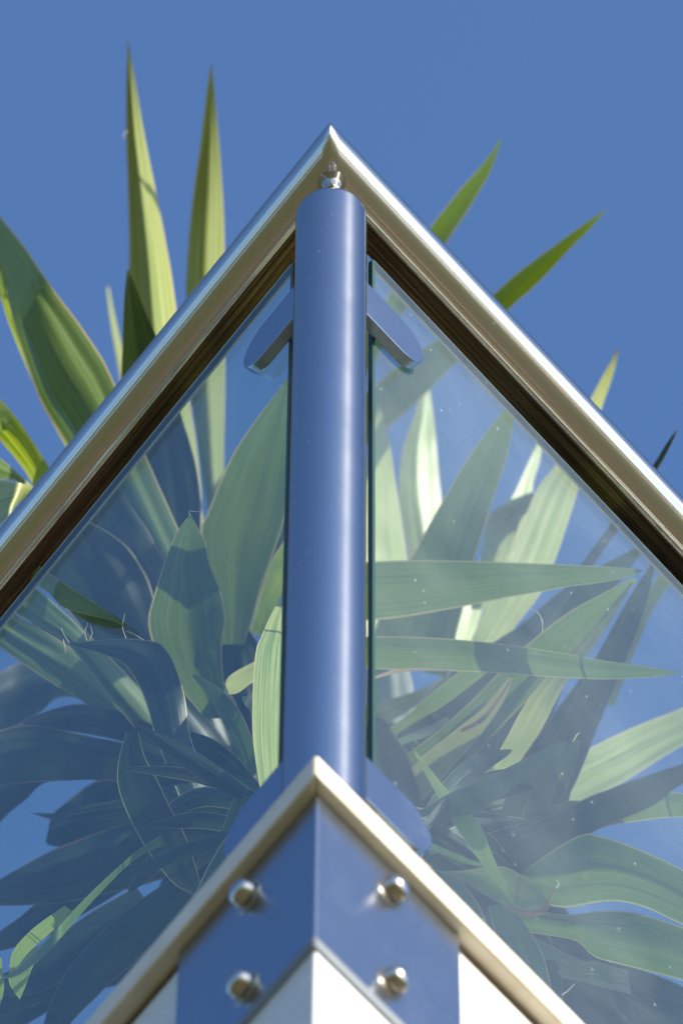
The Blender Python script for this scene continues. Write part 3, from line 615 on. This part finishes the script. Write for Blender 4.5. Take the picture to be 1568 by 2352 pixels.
leaf([(1700,1760),(1568,1800),(1500,1850),(1384,1900),(1284,1950),(1199,2003),(1100,2040)], [(1700,1710),(1568,1753),(1409,1808),(1284,1863),(1184,1908),(1114,1938),(1050,1960)], 2.14, 2.26, -0.2, 0.4, 'dark')
leaf([(1690,1890),(1568,1877),(1460,1887),(1360,1910),(1230,1990)], [(1690,1845),(1568,1823),(1459,1811),(1350,1830),(1200,1930)], 2.2, 2.3, -0.3, 0.4, 'green')
leaf([(1700,2180),(1568,2125),(1480,2085),(1400,2070),(1290,2085),(1220,2060),(1190,2015)], [(1700,2070),(1568,1998),(1500,1965),(1434,1938),(1385,1922),(1344,1914),(1310,1928),(1269,1953),(1199,2003)], 2.13, 2.22, -0.05, 0.55, 'green')
leaf([(1700,2300),(1568,2253),(1434,2218),(1364,2198),(1330,2165),(1289,2153),(1200,2140)], [(1700,2180),(1568,2130),(1459,2097),(1380,2092),(1289,2101),(1200,2080)], 2.16, 2.25, 0.1, 0.5, 'green')
leaf([(1449,2284),(1400,2272),(1340,2256),(1289,2243),(1200,2200)], [(1440,2230),(1400,2218),(1364,2206),(1330,2204),(1220,2150)], 2.22, 2.26, -0.75, 0.1, 'pale')  # pale blade standing in for a patch of sun on a dark leaf
leaf([(1240,2105),(1205,2094),(1173,2086),(1117,2058),(1069,2028),(1020,2008),(960,1990)], [(1262,2078),(1245,2050),(1225,2030),(1200,2012),(1161,1992),(1120,1990),(1080,1997),(1015,2000),(960,1980)], 2.0, 2.14, 0.1, -0.5, 'dry', label='short withered leaf with a curled brown end', wav=0.25)
leaf([(1278,2036),(1269,2054),(1264,2076),(1250,2096),(1225,2104),(1190,2098),(1160,2086)], [(1270,2040),(1262,2054),(1256,2070),(1244,2084),(1222,2090),(1192,2088),(1165,2080)], 1.985, 2.01, 0.2, 0.8, 'husk', wav=0.3)
leaf([(1128,1991),(1080,1986),(1020,1963),(960,1935)], [(1127,1989),(1080,1974),(1022,1950),(960,1922)], 1.94, 2.05, 0.5, 0.2, 'green')
leaf([(1290,2420),(1262,2253),(1240,2180),(1180,2080)], [(1255,2430),(1180,2300),(1150,2200),(1120,2080)], 2.12, 2.22, 0.2, 0.5, 'dark')
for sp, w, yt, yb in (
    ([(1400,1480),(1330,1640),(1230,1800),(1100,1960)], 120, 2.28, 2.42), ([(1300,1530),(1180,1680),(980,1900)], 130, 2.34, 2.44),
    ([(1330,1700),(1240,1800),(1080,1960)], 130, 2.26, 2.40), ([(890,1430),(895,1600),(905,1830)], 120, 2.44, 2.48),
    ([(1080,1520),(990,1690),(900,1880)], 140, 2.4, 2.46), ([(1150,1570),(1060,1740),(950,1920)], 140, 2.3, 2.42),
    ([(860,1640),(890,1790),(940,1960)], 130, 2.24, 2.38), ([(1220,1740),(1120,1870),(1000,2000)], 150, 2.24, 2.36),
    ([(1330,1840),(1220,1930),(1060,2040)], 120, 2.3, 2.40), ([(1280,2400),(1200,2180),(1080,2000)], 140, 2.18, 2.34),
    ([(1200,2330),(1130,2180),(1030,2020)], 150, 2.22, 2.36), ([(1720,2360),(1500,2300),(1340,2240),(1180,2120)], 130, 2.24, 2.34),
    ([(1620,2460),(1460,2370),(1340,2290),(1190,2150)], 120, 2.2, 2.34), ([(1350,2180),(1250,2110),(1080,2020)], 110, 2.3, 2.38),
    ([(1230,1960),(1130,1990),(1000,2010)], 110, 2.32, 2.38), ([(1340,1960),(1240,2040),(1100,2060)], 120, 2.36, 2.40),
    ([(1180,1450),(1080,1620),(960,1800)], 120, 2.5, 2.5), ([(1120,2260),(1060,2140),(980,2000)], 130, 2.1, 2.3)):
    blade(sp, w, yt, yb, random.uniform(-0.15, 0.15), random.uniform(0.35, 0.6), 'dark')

# stems
def stem(name, p0, p1, r0_, r1_, parent):
    bm = bmesh.new(); seg, rows = 20, 26; rings = []
    ax = (p1 - p0).normalized(); e1 = ax.orthogonal().normalized(); e2 = ax.cross(e1)
    for i in range(rows):
        v = i / (rows - 1); c = p0.lerp(p1, v) + Vector((math.sin(v * 3) * 0.02, 0, 0)); ring = []
        for k in range(seg):
            t = 2 * math.pi * k / seg; r = (r0_ + (r1_ - r0_) * v) * (1 + 0.10 * noise.noise((math.cos(t) * 2, math.sin(t) * 2, v * 14))) * (1 + (0.07 if i % 3 == 0 else 0))
            ring.append(bm.verts.new(c + e1 * r * math.cos(t) + e2 * r * math.sin(t)))
        rings.append(ring)
    for a, b in zip(rings, rings[1:]):
        for k in range(seg): bm.faces.new((a[k], a[(k + 1) % seg], b[(k + 1) % seg], b[k]))
    bm.faces.new(rings[0]); bm.faces.new(rings[-1]); return mesh_obj(name, bm, BARK, parent, smooth=True)
cL, cR = at(600, 1880, 2.44), at(940, 1930, 2.44)
fork = Vector(((cL.x + cR.x) / 2, 2.45, cL.z - 0.35))
stem('trunk', Vector((fork.x, 2.45, TERR_Z)), fork, 0.05, 0.042, yucca)
stem('branch', fork, cL, 0.035, 0.030, yucca); stem('branch', fork, cR, 0.035, 0.030, yucca)

# loose threads that peel from the leaf margins, and the torn tips
def fibre(pts, Y, w=0.00028, m='husk'):
    P = [at(x, y, max(Y, glass_Y(x, y) + 0.012)) for x, y in [(p.x, p.y) for p in spline(pts, 12)]]
    bm = bmesh.new(); rings = []
    for i, p in enumerate(P):
        d = (P[min(len(P) - 1, i + 1)] - P[max(0, i - 1)]).normalized(); a = d.orthogonal().normalized(); b = d.cross(a); k = w * (1 - 0.6 * i / len(P))
        rings.append([bm.verts.new(p + a * k * math.cos(t) + b * k * math.sin(t)) for t in (0, 1.571, 3.142, 4.712)])
    for q0, q1 in zip(rings, rings[1:]):
        for i in range(4): bm.faces.new((q0[i], q0[(i + 1) % 4], q1[(i + 1) % 4], q1[i]))
    return mesh_obj('thread', bm, FIBRE, yucca, smooth=True)
FIBRE = painted('leaf_thread', (0.55, 0.45, 0.32), (0.70, 0.60, 0.45), 0.7)
for pts, Y in (([(160, 1477), (150, 1462), (143, 1448), (141, 1440)], 2.03), ([(200, 1473), (196, 1450), (203, 1430)], 2.03), ([(205, 1473), (212, 1455), (208, 1436)], 2.03),
    ([(290, 1467), (282, 1440), (287, 1410)], 2.03), ([(330, 1470), (305, 1455), (290, 1450)], 2.03), ([(437, 1184), (434, 1174), (446, 1175), (457, 1174)], 1.96),
    ([(1318, 1699), (1322, 1690), (1330, 1682)], 1.99), ([(1245, 1450), (1244, 1425), (1232, 1405), (1220, 1400)], 2.1), ([(1275, 2040), (1283, 2030), (1276, 2020)], 1.98),
    ([(1290, 2285), (1304, 2275), (1318, 2260)], 2.1), ([(3, 2248), (-4, 2235)], 1.99), ([(293, 300), (284, 310), (286, 320)], 2.1), ([(146, 1549 - 80), (150, 1500), (130, 1510)], 2.05)):
    fibre(pts, Y)
# rust-brown fold where a blade has split
leaf([(1172, 1562), (1130, 1618), (1098, 1652), (1056, 1676)], [(1176, 1560), (1140, 1618), (1106, 1660), (1060, 1682)], 2.15, 2.18, 0.6, 0.2, 'husk', wav=0.02)
leaf([(852, 1556), (900, 1540), (960, 1534), (1030, 1538)], [(852, 1562), (900, 1549), (960, 1540), (1030, 1541)], 2.09, 2.10, -0.5, 0.1, 'husk', wav=0.02)
